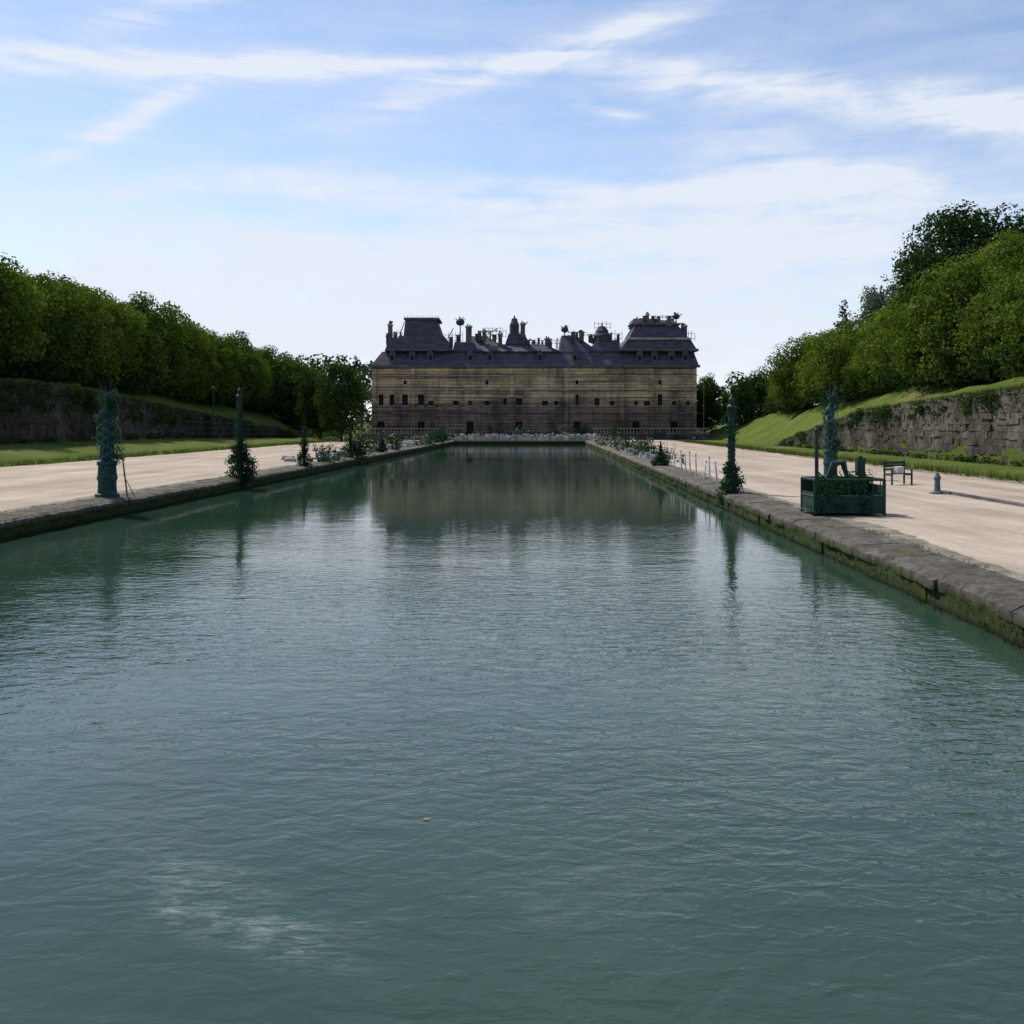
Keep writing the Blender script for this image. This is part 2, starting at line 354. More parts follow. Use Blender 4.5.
def quay(aF,side,copw):
    b=MB()
    for c,(z0,z1) in enumerate([(-1.3,0.02),(0.02,0.30)]):
        Y=-40
        while Y<156:
            L=random.uniform(.9,2.0) if Y<90 else random.uniform(2,3.5); d=random.uniform(0,.05)
            a0=aF+side*d; a1=aF+side*0.5
            lo,hi=min(a0,a1),max(a0,a1); Ye=min(Y+L,156.3)
            x0=ax(lo,Y);x1=ax(hi,Y);k=K*(Ye-Y)
            j=lambda:random.uniform(-.015,.015)
            g=.005
            b.add([(x0+j(),Y+g,z0),(x1,Y+g,z0),(x1+k,Ye-g,z0),(x0+k+j(),Ye-g,z0),(x0+j(),Y+g,z1-g),(x1,Y+g,z1-g),(x1+k,Ye-g,z1-g),(x0+k+j(),Ye-g,z1-g)],
                  [(0,3,2,1),(4,5,6,7),(0,1,5,4),(1,2,6,5),(2,3,7,6),(3,0,4,7)],M_quay)
            Y+=L
    Y=-40
    while Y<156.3:
        L=random.uniform(1.8,3.6) if Y<90 else 4; Ye=min(Y+L,156.6); dz=random.uniform(-.015,.01); d=random.uniform(-.02,.02)
        n=max(2,int((Ye-Y)/.13)) if Y<60 else 2; g=.004
        P=[]; w1=random.uniform(0,9)
        for i in range(n+1):
            y=Y+g+(Ye-Y-2*g)*i/n; e=(i in (0,n))*.012
            rag=.03*math.sin(y*1.7+w1)+.02*math.sin(y*4.1)+random.uniform(-.018,.022)
            lip=aF+side*(d+max(-.05,rag)+e); mid=aF+side*(.13+random.uniform(-.03,.03)); back=aF+side*copw
            m2=aF+side*(.6+random.uniform(-.06,.06))
            P.append([(ax(lip,y),y,.30),(ax(lip,y),y,QZ-.075+dz-random.uniform(0,.03)),(ax(mid,y),y,QZ-.015+dz+random.uniform(-.010,.010)-e*.4),(ax(m2,y),y,QZ+.01+dz*.5+random.uniform(-.012,.012)),(ax(back,y),y,QZ+.022),(ax(back,y),y,.30)])
        vs=[p for r_ in P for p in r_]; fs=[]
        for i in range(n):
            for k in range(6):
                q=(i*6+k,i*6+(k+1)%6,(i+1)*6+(k+1)%6,(i+1)*6+k); fs.append(q if side<0 else q[::-1])
        fs+= [tuple(range(6)),tuple(n*6+k for k in range(6))[::-1]]
        b.add(vs,fs,M_quay); Y+=L
    return b.obj('quay_wall')
quay(6.4,1,1.05); quay(-14.0,-1,0.95)
b=MB(); X=ax(-14.0,156)
while X<ax(6.4,156):
    L=random.uniform(1.2,2.2); Xe=min(X+L,ax(6.4,156)); b.box(X+.01,Xe-.01,156,156.9,-1.3,.3,M_quay); b.box(X+.01,Xe-.01,155.93,156.9,.3,QZ+.03,M_quay); X+=L
b.obj('quay_wall',bevel=.025)
b=MB(); Y=20
while Y<36:
    L=random.uniform(.8,1.1); b.box(ax(14.3,Y),ax(14.45,Y),Y,Y+L-.02,QZ-.1,QZ+.10,M_stonedk,.008); Y+=L
b.obj('path_kerb',bevel=.015)

def retaining(aF,side,Ya,Yb,topf,basef,mat,th=.8):
    b=MB(); z=0.3
    while z<7:
        h=random.uniform(.30,.6); Y=Ya-random.uniform(0,1)
        while Y<Yb:
            L=random.uniform(.4,1.7); T=topf(Y+L/2)
            if z<T and z+h>basef(Y)-.3:
                zz=min(z+h+random.uniform(-.03,.08),T+random.uniform(-.3,.1)); d=random.uniform(0,.13)
                if zz>z+.05:
                    x0,x1=(aF+d,aF+th) if side>0 else (aF-th,aF-d)
                    b.box(ax(x0,Y),ax(x1,Y),Y+.003,Y+L-.003,z+.002,zz-.002,mat,.045)
            Y+=L
        z+=h
    return b.obj('stone_retaining_wall',bevel=.05)
retaining(28.0,1,20,122,WR,lambda Y:QZ,M_wall)
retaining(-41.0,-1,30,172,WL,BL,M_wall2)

# ------------------------------------------------------------------ trees
TM=[tree_mesh('hedge_tree_mesh%d'%i,10.5,9.5,0.3,M_leaf,0.29,'box',115,80,.12) for i in range(4)]
BT=[tree_mesh('broad_tree_mesh%d'%i,20.0,16.0,2,M_leafd if i==0 else M_leaf,0.38,'round',170,50,.11) for i in range(2)]
BD=[tree_mesh('dark_tree_mesh%d'%i,14.0,9,0.5,M_leafd,0.34,'round',100,62,.13) for i in range(2)]
BG=tree_mesh('grey_tree_mesh',16,9,2,M_leafg,0.32,'round',80,60,.12)
CN=tree_mesh('conifer_mesh',12,4.4,0.6,M_leafd,0.26,'cone',90,90)
Y=56;i=0
while Y<222:
    s=lerp(Y,[90,215],[1.05,1.02])*random.uniform(.93,1.08)
    place(TM[i%4],'hornbeam_tree',ax(-50,Y)+random.uniform(-.8,.8),Y,TL(Y)-.5,s,sz=s*random.uniform(.95,1.05)); Y+=random.uniform(4.0,5.4); i+=1
Y=58
while Y<225:
    place(TM[i%4],'hornbeam_tree',ax(-57,Y),Y,TL(Y)+.3,1.04*random.uniform(.9,1.1)); Y+=6.5; i+=1
Y=58
while Y<150:
    s=lerp(Y,[75,150],[.93,.90])*random.uniform(.78,1.1)
    place(TM[i%4],'hornbeam_tree',ax(36.5,Y)+random.uniform(-1.2,1.2),Y,TR(Y)-.5,s); Y+=random.uniform(4.4,6.4); i+=1
Y=60
while Y<156:
    place(TM[i%4],'hornbeam_tree',ax(44,Y),Y,TR(Y)+.8,random.uniform(.8,1.12)); Y+=6.5; i+=1
place(BT[0],'broadleaf_tree',55,120,9,1.06)
place(BT[0],'broadleaf_tree',65,117,9,1.02)
place(BT[1],'broadleaf_tree',52,104,8,.74)
place(BT[0],'broadleaf_tree',60,100,8,.80)
place(BT[1],'broadleaf_tree',57,134,8,.85)
place(BG,'willow_tree',60,160,9,1.12)
place(CN,'conifer_tree',42.5,128,5.5,1.15)
place(BD[0],'yew_tree',-25.5,150,QZ-.1,.90,sz=.88)
place(BD[1],'yew_tree',-31,162,QZ,.85)
place(BD[1],'yew_tree',-38,176,QZ,1.0)
place(BD[0],'yew_tree',39,172,QZ,.75)
place(BD[1],'yew_tree',36,186,QZ,.85)
place(BD[1],'yew_tree',44,178,QZ,.9)
place(CN,'conifer_tree',-44,190,2,.9)
def hedge(name,a0,zf,Y0,Y1,h,w):
    b=MB(); cs=[];rs=[]; Y=Y0
    while Y<Y1:
        for k in range(3): cs.append((ax(a0+random.uniform(-w,w),Y),Y+random.uniform(-.5,.5),zf(Y)+random.uniform(.2,h))); rs.append(random.uniform(.7,1.3))
        Y+=1.1
    C,Nn=clump_points(cs,rs,34); b.leaves(C,Nn,.34,M_leafd); b.obj(name)
hedge('undergrowth_hedge',-48,TL,56,225,2.4,1.4); hedge('undergrowth_hedge',-59,TL,60,225,4,1.2)
hedge('undergrowth_hedge',34.5,TR,58,155,2.0,1.2); hedge('undergrowth_hedge',47,TR,60,160,4,1.2)
b=MB(); cs=[];rs=[]
for i in range(700):
    X=random.uniform(-190,190); Yy=random.uniform(235,330)
    top=lerp(X,[-190,-60,-30,30,60,190],[24,21,19.5,17.5,17.5,24])*(Yy/255)**.9
    top*=1+0.06*math.sin(X*.21)+.05*math.sin(X*.53)
    cs.append((X,Yy,top*random.uniform(.1,1)-2.5)); rs.append(random.uniform(2.2,3.8))
C,Nn=clump_points(cs,rs,11); b.leaves(C,Nn,1.0,M_far)
for i in range(90):
    X=random.uniform(-190,190);Yy=random.uniform(240,320); b.tube([(X,Yy,0),(X+.5,Yy,14)],[.4,.15],M_bark,5)
b.obj('distant_woodland')

# ------------------------------------------------------------------ the palace
def PX(p): return (p-512)*.17
F=170.0
root=bpy.data.objects.new('stone_palace',None); SC.collection.objects.link(root)
xL,xR=-23.6,31.4
def wall_open(b,x0,x1,z0,z1,y,ops,mat,depth=.45,pane=M_glass):
    xs=sorted(set([x0,x1]+[o[0] for o in ops]+[o[1] for o in ops])); zs=sorted(set([z0,z1]+[o[2] for o in ops]+[o[3] for o in ops]))
    for i in range(len(xs)-1):
        for j in range(len(zs)-1):
            cx=(xs[i]+xs[i+1])/2; cz=(zs[j]+zs[j+1])/2
            if any(o[0]<cx<o[1] and o[2]<cz<o[3] for o in ops): continue
            b.add([(xs[i],y,zs[j]),(xs[i+1],y,zs[j]),(xs[i+1],y,zs[j+1]),(xs[i],y,zs[j+1])],[(0,1,2,3)],mat)
    for o in ops:
        a,c,e,f=o; d=y+depth
        b.add([(a,y,e),(c,y,e),(c,y,f),(a,y,f),(a,d,e),(c,d,e),(c,d,f),(a,d,f)],[(0,1,5,4),(1,2,6,5),(2,3,7,6),(3,0,4,7)],mat)
        b.add([(a,d,e),(c,d,e),(c,d,f),(a,d,f)],[(0,1,2,3)],pane)
random.seed(5)
wins=[381,392,405,421,431,456,470,487,505,519,545,556,577,597,612,636,647,660,674,688]
ops=[]
for i,p in enumerate(wins):
    x=PX(p); h=random.choice([.8,1.3,1.9]); ww=random.choice([.28,.4,.5]); ops.append((x-ww,x+ww,6.3,6.3+h))
    if i%3==0: ops.append((x-.6,x+.6,1.2,3.6))
    if i%5==2: ops.append((x-.25,x+.25,9.9,10.6))
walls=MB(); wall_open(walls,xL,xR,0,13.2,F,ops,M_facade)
D=24
walls.add([(xL,F,0),(xL,F+D,0),(xL,F+D,13.2),(xL,F,13.2)],[(0,3,2,1)],M_facade)
walls.add([(xR,F,0),(xR,F+D,0),(xR,F+D,13.2),(xR,F,13.2)],[(0,1,2,3)],M_facade)
walls.add([(xL,F+D,0),(xR,F+D,0),(xR,F+D,13.2),(xL,F+D,13.2)],[(0,3,2,1)],M_facade)
walls.obj('walls',parent=root)
t=MB()
for z,h,d in [(0,.9,.35),(4.9,.25,.22),(8.9,.24,.22),(11.3,.18,.16),(12.75,.45,.5)]:
    t.box(xL-d,xR+d,F-d,F-.003,z,z+h,M_trim if z>8 and z<12 else M_stonedk)
for i,p in enumerate(wins):
    x=PX(p); o=[q for q in ops if abs((q[0]+q[1])/2-x)<.01 and q[2]==6.3][0]
    t.box(x-.6,x+.6,F-.14,F-.004,o[3],o[3]+.2,M_trim); t.box(x-.58,x+.58,F-.16,F-.004,6.15,6.3,M_trim)
    t.box(x-.03,x+.03,F+.36,F+.42,6.3,o[3],M_stonedk)
for p in [374,413,446,512,566,622,652,694]:
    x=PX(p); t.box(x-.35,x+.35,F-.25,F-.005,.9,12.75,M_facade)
t.obj('stone_trim',parent=root,bevel=.03)
r=MB()
r.box(xL-.3,xR+.3,F-.3,F+D,13.2,15.6,M_slate,top=(1.6,.5,2.0,2.0))
r.box(PX(384),PX(452),F+.6,F+13,15.6,18.0,M_slate,top=(.8,1.2,.8,.8))
r.box(PX(386),PX(450),F+.4,F+13.2,15.62,15.95,M_stonedk)
r.box(PX(400),PX(443),F+2,F+11,18.0,18.35,M_stonedk)
r.box(PX(402),PX(441),F+2.3,F+10.7,18.35,21.2,M_slate,top=(.25,1.0,.6,.6))
r.box(PX(402),PX(438),F+2.6,F+10.3,21.2,21.55,M_stonedk)
for k in range(12):
    x=PX(403)+k*(PX(437)-PX(403))/11; r.box(x-.04,x+.04,F+2.7,F+2.78,21.55,21.9,M_iron)
r.box(PX(452),PX(476),F+1.4,F+12,15.6,17.3,M_slate,top=(.3,.5,.9,.9))
r.box(PX(462),PX(512),F+2,F+14,15.6,18.6,M_slate,top=(.6,4.4,3.5,3.5))
r.box(PX(476),PX(562),F+1.2,F+15,15.6,17.0,M_slate,top=(1.2,3.0,2,2))
r.box(PX(505),PX(530),F+3,F+9,17.0,18.9,M_slate,top=(.6,.9,.9,.9))
r.box(PX(560),PX(600),F+1.6,F+12,15.6,18.6,M_slate,top=(.5,3.9,2.5,2.5))
r.box(PX(590),PX(622),F+1.4,F+12,15.6,17.7,M_slate,top=(1.4,.3,1.5,1.5))
r.lathe(PX(604),F+4,[(1.5,17.4),(1.4,18.4),(1.6,18.5),(1.1,19.2),(1.2,19.3),(.6,20.1),(.15,20.3),(.05,20.8)],M_slate,8)
r.box(PX(620),PX(699),F+.2,F+14,15.6,16.0,M_stonedk)
r.box(PX(622),PX(697),F+.5,F+13.6,16.0,17.6,M_slate,top=(1.0,.8,.8,.8))
r.box(PX(628),PX(692),F+1.0,F+12.6,17.6,17.95,M_trim)
r.box(PX(630),PX(690),F+1.5,F+12,17.95,20.3,M_slate,top=(1.3,1.6,1.4,1.4))
r.box(PX(636),PX(683),F+2.4,F+11,20.3,20.6,M_stonedk)
r.box(PX(634),PX(664),F+3,F+10,20.6,21.5,M_slate,top=(.4,.4,.8,.8))
r.box(PX(664),PX(680),F+3,F+8,20.6,21.2,M_slate,top=(.2,.5,.8,.8))
r.obj('slate_roofs',parent=root,bevel=.04)
d=MB()
for p in [392,412,430,470,490,540,575,640,655,672,686]:
    x=PX(p); y=F+.35; d.box(x-.5,x+.5,y,y+2,13.9,15.2,M_stonedk); d.box(x-.3,x+.3,y-.02,y+.1,14.1,14.9,M_glass)
    d.add([(x-.65,y-.1,15.2),(x+.65,y-.1,15.2),(x,y-.1,15.9),(x-.65,y+2,15.2),(x+.65,y+2,15.2),(x,y+2,15.9)],[(0,1,2),(3,5,4),(0,2,5,3),(1,4,5,2),(0,3,4,1)],M_slate)
for p,z0,z1,w in [(388,17,20.2,.36),(393,17,18.6,.25),(468,17.5,19.9,.5),(484,17.5,19.0,.3),(500,16.8,18.6,.35),(523,18,20.4,.4),(548,16.5,17.8,.4),(583,17.4,18.9,.35),(650,20.5,22.0,.25),(688,17.5,20.0,.35)]:
    x=PX(p); y=F+3.2; d.box(x-w,x+w,y-w,y+w,z0,z1,M_stonedk); d.box(x-w-.12,x+w+.12,y-w-.12,y+w+.12,z1,z1+.22,M_trim)
    d.lathe(x-w*.4,y,[(.13,z1+.22),(.11,z1+.6)],M_stonedk,8); d.lathe(x+w*.45,y,[(.13,z1+.22),(.11,z1+.5)],M_stonedk,8)
x=PX(514.5);y=F+5
d.lathe(x,y,[(.9,18.6),(.9,19.0),(.65,19.05),(.6,20.3),(.85,20.4),(.8,20.6),(.55,21.2),(.5,21.6),(.2,21.7),(.06,22.2)],M_slate,10)
for k in range(10):
    a=k*.628; d.tube([(x+math.cos(a)*.8,y+math.sin(a)*.8,19),(x+math.cos(a)*.8,y+math.sin(a)*.8,20.4)],[.07,.07],M_stonedk,6)
for p,z0,zc,rr in [(459,17,20.9,.75),(566,18,19.6,.65),(680,20.2,21.9,.6),(388,20.2,20.8,.28)]:
    x=PX(p);y=F+4; d.tube([(x,y,z0),(x,y,zc)],[.12,.09],M_iron,8); d.ball(x,y,zc,rr,M_iron,.85)
    for k in range(14):
        a=random.random()*6.28; e=random.uniform(-.6,1.2); d.tube([(x,y,zc),(x+math.cos(a)*math.cos(e)*rr*1.5,y+math.sin(a)*math.cos(e)*rr*1.5,zc+math.sin(e)*rr*1.4)],[.15,.05],M_iron,5)
def cresting(p0,p1,z,y,h=.7):
    x0,x1=PX(p0),PX(p1); k=int((x1-x0)/.55)
    for i in range(k+1):
        x=x0+(x1-x0)*i/k; d.box(x-.035,x+.035,y-.035,y+.035,z,z+h*random.uniform(.7,1.35),M_iron)
    d.box(x0,x1,y-.05,y+.05,z+h*.8,z+h*.8+.06,M_iron); d.box(x0,x1,y-.05,y+.05,z+.2,z+.26,M_iron)
cresting(388,400,18.0,F+1.6,1.1); cresting(444,462,17.3,F+2.5,1.5); cresting(478,506,18.4,F+6,1.3); cresting(484,500,19.4,F+6.3,.8); cresting(528,560,17.0,F+4,.9); cresting(596,612,19.6,F+3,1.1); cresting(606,624,17.7,F+3,1.3); cresting(655,676,21.4,F+3.5,.6); cresting(684,697,17.6,F+2,1.4); cresting(570,590,18.6,F+6,.8)
for p0,z0,p1,z1 in [(396,18,402,21),(480,18,497,19.8),(497,18,482,19.8),(520,19,528,21),(672,21,686,22.3),(610,18,600,20),(692,17.6,686,20.4),(446,18,452,19.8),(530,18,540,17),(628,18,636,20)]:
    d.tube([(PX(p0),F+4,z0),(PX(p1),F+4,z1)],[.08,.08],M_iron,6)
for i in range(80):
    p=random.choice([random.uniform(448,530),random.uniform(530,625),random.uniform(384,400),random.uniform(640,697)])
    zb=lerp(p,[384,400,448,470,505,530,560,575,620,640,650,680,697],[17.6,17.8,17,18,18.2,17.0,16.8,18.2,17.4,20.3,20.8,20.4,17.2]); x=PX(p); y=F+random.uniform(2.5,6)
    hh=random.uniform(.5,2.0); ww=random.uniform(.05,.34)
    if ww<.15: d.tube([(x,y,zb-.6),(x+random.uniform(-.2,.2),y,zb+hh)],[ww,ww*.7],M_iron,6)
    else: d.box(x-ww,x+ww,y-ww,y+ww,zb-.6,zb+hh*.6,random.choice([M_stonedk,M_slate]),.05); d.box(x-ww-.08,x+ww+.08,y-ww-.08,y+ww+.08,zb+hh*.6+.07,zb+hh*.6+.18,M_stonedk)
d.obj('chimneys_and_finials',parent=root)

b=MB()
for (x0,x1) in [(-26,-8.0),(13.5,33)]:
    b.box(x0,x1,167.2,167.7,QZ-.2,1.5,M_stonedk); b.box(x0-.1,x1+.1,167.1,167.8,1.5,1.65,M_trim)
    x=x0+.3
    while x<x1:
        b.lathe(x,167.45,[(.12,1.65),(.15,1.85),(.06,2.15),(.12,2.35)],M_trim,8); x+=.55
    b.box(x0-.1,x1+.1,167.15,167.75,2.35,2.5,M_trim)
for k in range(5): b.box(-7.9,13.4,166.2+k*.35,169.9,QZ-.1+k*.16,QZ+.06+k*.16,M_stonedk)
b.obj('terrace_balustrade')
for X,Yp,H in [(PX(583),168,11.5),(PX(697),164,10.5)]:
    b=MB(); b.lathe(X,Yp,[(.3,QZ),(.28,QZ+.3),(.07,QZ+.45),(.035,H)],M_rope,8); b.ball(X,Yp,H+.08,.1,M_rope); b.obj('flagpole')

# ------------------------------------------------------------------ shrubs, flower beds, weeds
def shrub(name,X,Yy,w,h,mat,size=.12,per=900,nc=14,z=QZ,d=None,twigs=6,hang=0,white=0):
    b=MB(); cs=[];rs=[]; d=d or w
    for i in range(nc):
        r=min(w,h)*random.uniform(.14,.30)
        cs.append((random.uniform(-.5,.5)*(w-r),random.uniform(-.5,.5)*(d-r),r*.6+random.random()**1.3*(h-r)-hang)); rs.append(r)
    C,Nn=clump_points(cs,rs,per)
    if white:
        k=rng.random(len(C))<white; b.leaves(C[k],Nn[k],size*.9,M_white); C,Nn=C[~k],Nn[~k]
    b.leaves(C,Nn,size,mat)
    for i in range(twigs):
        x=random.uniform(-.3,.3)*w;y=random.uniform(-.3,.3)*d
        b.tube([(x*.5,y*.5,-.05),(x,y,h*.6),(x*1.4,y*1.3,h*random.uniform(.95,1.35))],[.03,.018,.006],M_bark,5)
    return b.obj(name,(X,Yy,z))
random.seed(21)
Y=66
while Y<155:
    a=-14.3-random.uniform(0,1.8); shrub('quay_shrub',ax(a,Y),Y,random.uniform(1.0,2.4),random.uniform(.6,1.9)*lerp(Y,[60,150],[.85,1.3]),random.choice([M_leafd,M_leafiv,M_leafd]),.17,280,13,white=random.choice([0,.1,.2]),twigs=10,hang=.15); Y+=random.uniform(2.4,4.6)
Y=66
while Y<155:
    a=7.0+random.uniform(0,2.0); shrub('quay_shrub',ax(a,Y),Y,random.uniform(1.2,2.6),random.uniform(.5,1.5),random.choice([M_leafd,M_leafiv]),.16,280,11,white=random.choice([0,.1,.2]),twigs=9); Y+=random.uniform(3.0,5)
for i in range(24):
    X=-28+i*2.5; shrub('quay_shrub',X+random.uniform(-.6,.6),162.5+random.uniform(-2.5,2.5),2.4,random.uniform(.8,2.8),random.choice([M_leafd,M_leafiv]),.2,160,10,white=random.choice([0,.15]),twigs=10)
def flowerbed(name,aL,aR,Y0,Y1,n,hm):
    b=MB(); cs=[];rs=[]
    for i in range(n):
        Y=random.uniform(Y0,Y1);a=random.uniform(aL,aR); cs.append((ax(a,Y),Y,QZ+random.uniform(.05,hm))); rs.append(random.uniform(.15,.45))
    C,Nn=clump_points(cs,rs,130)
    k=rng.random(len(C))<.45; b.leaves(C[k],Nn[k],.14,M_white); b.leaves(C[~k],Nn[~k],.16,M_leafd)
    b.obj(name)
flowerbed('white_flower_bed',-18.5,-14.8,80,156,150,1.0)
flowerbed('white_flower_bed',-15,7,157.2,161,100,1.2)
flowerbed('white_flower_bed',7.2,10,80,156,110,.8)
# tumbled pale stones at the head of the basin and along the far banks
b=MB()
for i in range(760):
    q=random.random()
    if q<.45: X=random.uniform(ax(-17,158),ax(9,158)); Y=random.uniform(157.2,161); 
    elif q<.78: Y=random.uniform(66,156); X=ax(-14.9-abs(random.gauss(0,1.3)),Y)
    else: Y=random.uniform(72,156); X=ax(7.4+abs(random.gauss(0,1.0)),Y)
    sx,sy,sz=[random.uniform(.1,.42) for _ in range(3)]
    if q<.45: sz*=2.4
    b.box(X-sx,X+sx,Y-sy,Y+sy,QZ-.05,QZ+sz*1.1,M_rub,.07,(sx*.3,sx*.3,sy*.3,sy*.3))
b.obj('rubble_stones',bevel=.02)
def tufts(name,pts,h=.25,mat=M_leaf,k=12):
    b=MB()
    for (x,y,z) in pts:
        for i in range(k):
            a=random.random()*6.28; r=random.uniform(0,.16); hh=h*random.uniform(.4,1.3); l=random.uniform(.1,.7)*hh
            bx,by=x+math.cos(a)*r,y+math.sin(a)*r; w=.008+.02*h
            b.add([(bx-w*math.sin(a),by+w*math.cos(a),z-.02),(bx+w*math.sin(a),by-w*math.cos(a),z-.02),(bx+math.cos(a)*l,by+math.sin(a)*l,z+hh)],[(0,1,2)],mat)
    b.obj(name)
M_gr=mat_leaf('grass_blades',(0.05,0.065,0.018),(0.14,0.15,0.05),2)
P=[]
for i in range(110):
    c=random.uniform(9,80)
    for j in range(random.randint(1,8)):
        Y=c+random.uniform(-.5,.5); P.append((ax(7.44+random.uniform(-.07,.14),Y),Y,QZ))
for i in range(110):
    c=random.uniform(22,90)
    for j in range(random.randint(1,7)):
        Y=c+random.uniform(-.5,.5); P.append((ax(-14.97+random.uniform(-.12,.07),Y),Y,QZ))
tufts('grass_tufts',P,.06,M_gr,8)
P=[]
for i in range(420):
    Y=random.uniform(9,70); P.append((ax(6.40,Y),Y,random.choice([.29,.02,.10,.2])))
    Y=random.uniform(24,80); P.append((ax(-14.0,Y),Y,random.choice([.29,.02,.12])))
tufts('wall_weeds',P,.06,M_leafd,7)
P=[]
for i in range(1500):
    Y=random.uniform(30,150); P.append((ax(20.5+random.uniform(-.5,1.2),Y),Y,QZ))
    P.append((ax(-31.6+random.uniform(-1.5,.4),Y),Y,QZ))
for i in range(1800):
    Y=random.uniform(45,120); P.append((ax(28.4+random.uniform(-.3,.6),Y),Y,WR(Y)-.1)); Y=random.uniform(60,168); P.append((ax(-41.4+random.uniform(-.5,.2),Y),Y,WL(Y)-.1))
tufts('grass_tufts',P,.35,M_gr,7)
b=MB(); cs=[];rs=[]
for i in range(80):
    c=random.uniform(50,118); n=random.randint(2,5)
    for j in range(n):
        cs.append((ax(27.95,c),c+random.uniform(-.8,.8),max(QZ,WR(c)-random.uniform(0,1.2)))); rs.append(random.uniform(.15,.4))
    for q in range(2):
        c=random.uniform(62,165)
        for j in range(n):
            cs.append((ax(-40.95,c),c+random.uniform(-.9,.9),max(BL(c),WL(c)-random.uniform(0,2.2)))); rs.append(random.uniform(.2,.55))
for i in range(170):
    c=random.uniform(45,118); cs.append((ax(27.8,c),c,QZ+random.uniform(0,.3))); rs.append(random.uniform(.15,.35))
    c=random.uniform(62,165); cs.append((ax(-40.7,c),c,BL(c)+random.uniform(0,.4))); rs.append(random.uniform(.15,.4))
C,Nn=clump_points(cs,rs,240); b.leaves(C,Nn,.17,M_leafd); b.obj('wall_ivy')
b=MB(); M_dl=mat_noise('dry_leaf',[(0.3,(0.30,0.20,0.10)),(0.7,(0.45,0.33,0.2))],20)
b.add([(-.03,0,.008),(-.008,.016,.004),(.03,.004,.012),(-.004,-.016,.004),(0,0,.003)],[(0,4,1),(1,4,2),(2,4,3),(3,4,0)],M_dl); b.obj('floating_leaf',(-.65,7.6,.002))

# ------------------------------------------------------------------ quay furniture
def netting(b,x,y,z0,z1,r,mat,turns=3,strands=6,rr=.012):
    for s in range(strands):
        for sg in (1,-1):
            pts=[(x+r*math.cos(sg*(t/24*turns*6.28)+s*6.28/strands),y+r*math.sin(sg*(t/24*turns*6.28)+s*6.28/strands),z0+(z1-z0)*t/24) for t in range(25)]
            b.tube(pts,[rr]*25,mat,4)
M_net=mat_noise('weathered_netting',[(0.3,(0.03,0.09,0.085)),(0.7,(0.10,0.20,0.18))],3,.8)
def statue_column(name,X,Yy,H,w=1.0):
    b=MB()
    b.lathe(0,0,[(.42*w,0),(.42*w,.10),(.33*w,.14),(.31*w,.5),(.36*w,.62),(.33*w,.7),(.30*w,1.0),(.36*w,1.06),(.34*w,1.14),(.18*w,1.2)],M_bronze,14)
    b.lathe(0,0,[(.15*w,1.2),(.17*w,1.5),(.15*w,1.9),(.13*w,2.2),(.18*w,2.55),(.20*w,2.8),(.10*w,2.98),(.06*w,3.1)],M_bronze,12)
    for k in range(10):
        a=k*.63; b.tube([(.21*w*math.cos(a),.21*w*math.sin(a),1.2),(.19*w*math.cos(a+.2),.19*w*math.sin(a+.2),1.7),(.13*w*math.cos(a+.5),.13*w*math.sin(a+.5),2.2)],[.06,.05,.025],M_bronze,6)
    b.ball(0,0,3.22,.125,M_bronze,1.2)
    b.tube([(.16*w,0,2.78),(.34*w,-.05,3.0),(.26*w,-.02,3.5)],[.07,.055,.035],M_bronze,7)
    b.tube([(-.16*w,0,2.78),(-.35*w,-.05,2.45),(-.2*w,-.18,2.2)],[.07,.055,.04],M_bronze,7)
    for k in range(9):
        a=k*.7; b.tube([(0.09*math.cos(a),.09*math.sin(a),3.3),(.3*math.cos(a),.3*math.sin(a),3.5+.16*(k%3))],[.03,.008],M_bronze,5)
    netting(b,0,0,1.1,2.6,.35*w,M_net,1.1,5,.009)
    cs=[(random.uniform(-.34,.34),random.uniform(-.3,.3),random.uniform(1.1,3.4)) for _ in range(26)]
    C,Nn=clump_points(cs,[.15]*26,2000); C=C+rng.normal(0,.05,C.shape); b.leaves(C,Nn,.08,M_leafiv)
    o=b.obj(name,(X,Yy,QZ)); o.scale=(1,1,H/3.75); return o
statue_column('bronze_statue_column',ax(-14.85,34),34.0,3.95,.95)
b=MB(); b.tube([(-13.15,34.2,QZ-.02),(-13.3,34.1,QZ+1.5)],[.03,.022],M_rope,7); b.tube([(-13.3,34.1,QZ+1.45),(-13.22,34.1,QZ+.7),(-12.9,34.2,QZ)],[.015]*3,M_rope,5); b.tube([(-13.3,34.1,QZ+1.5),(-13.45,34.0,QZ+3.7)],[.015]*2,M_rope,5); b.obj('mooring_pole')

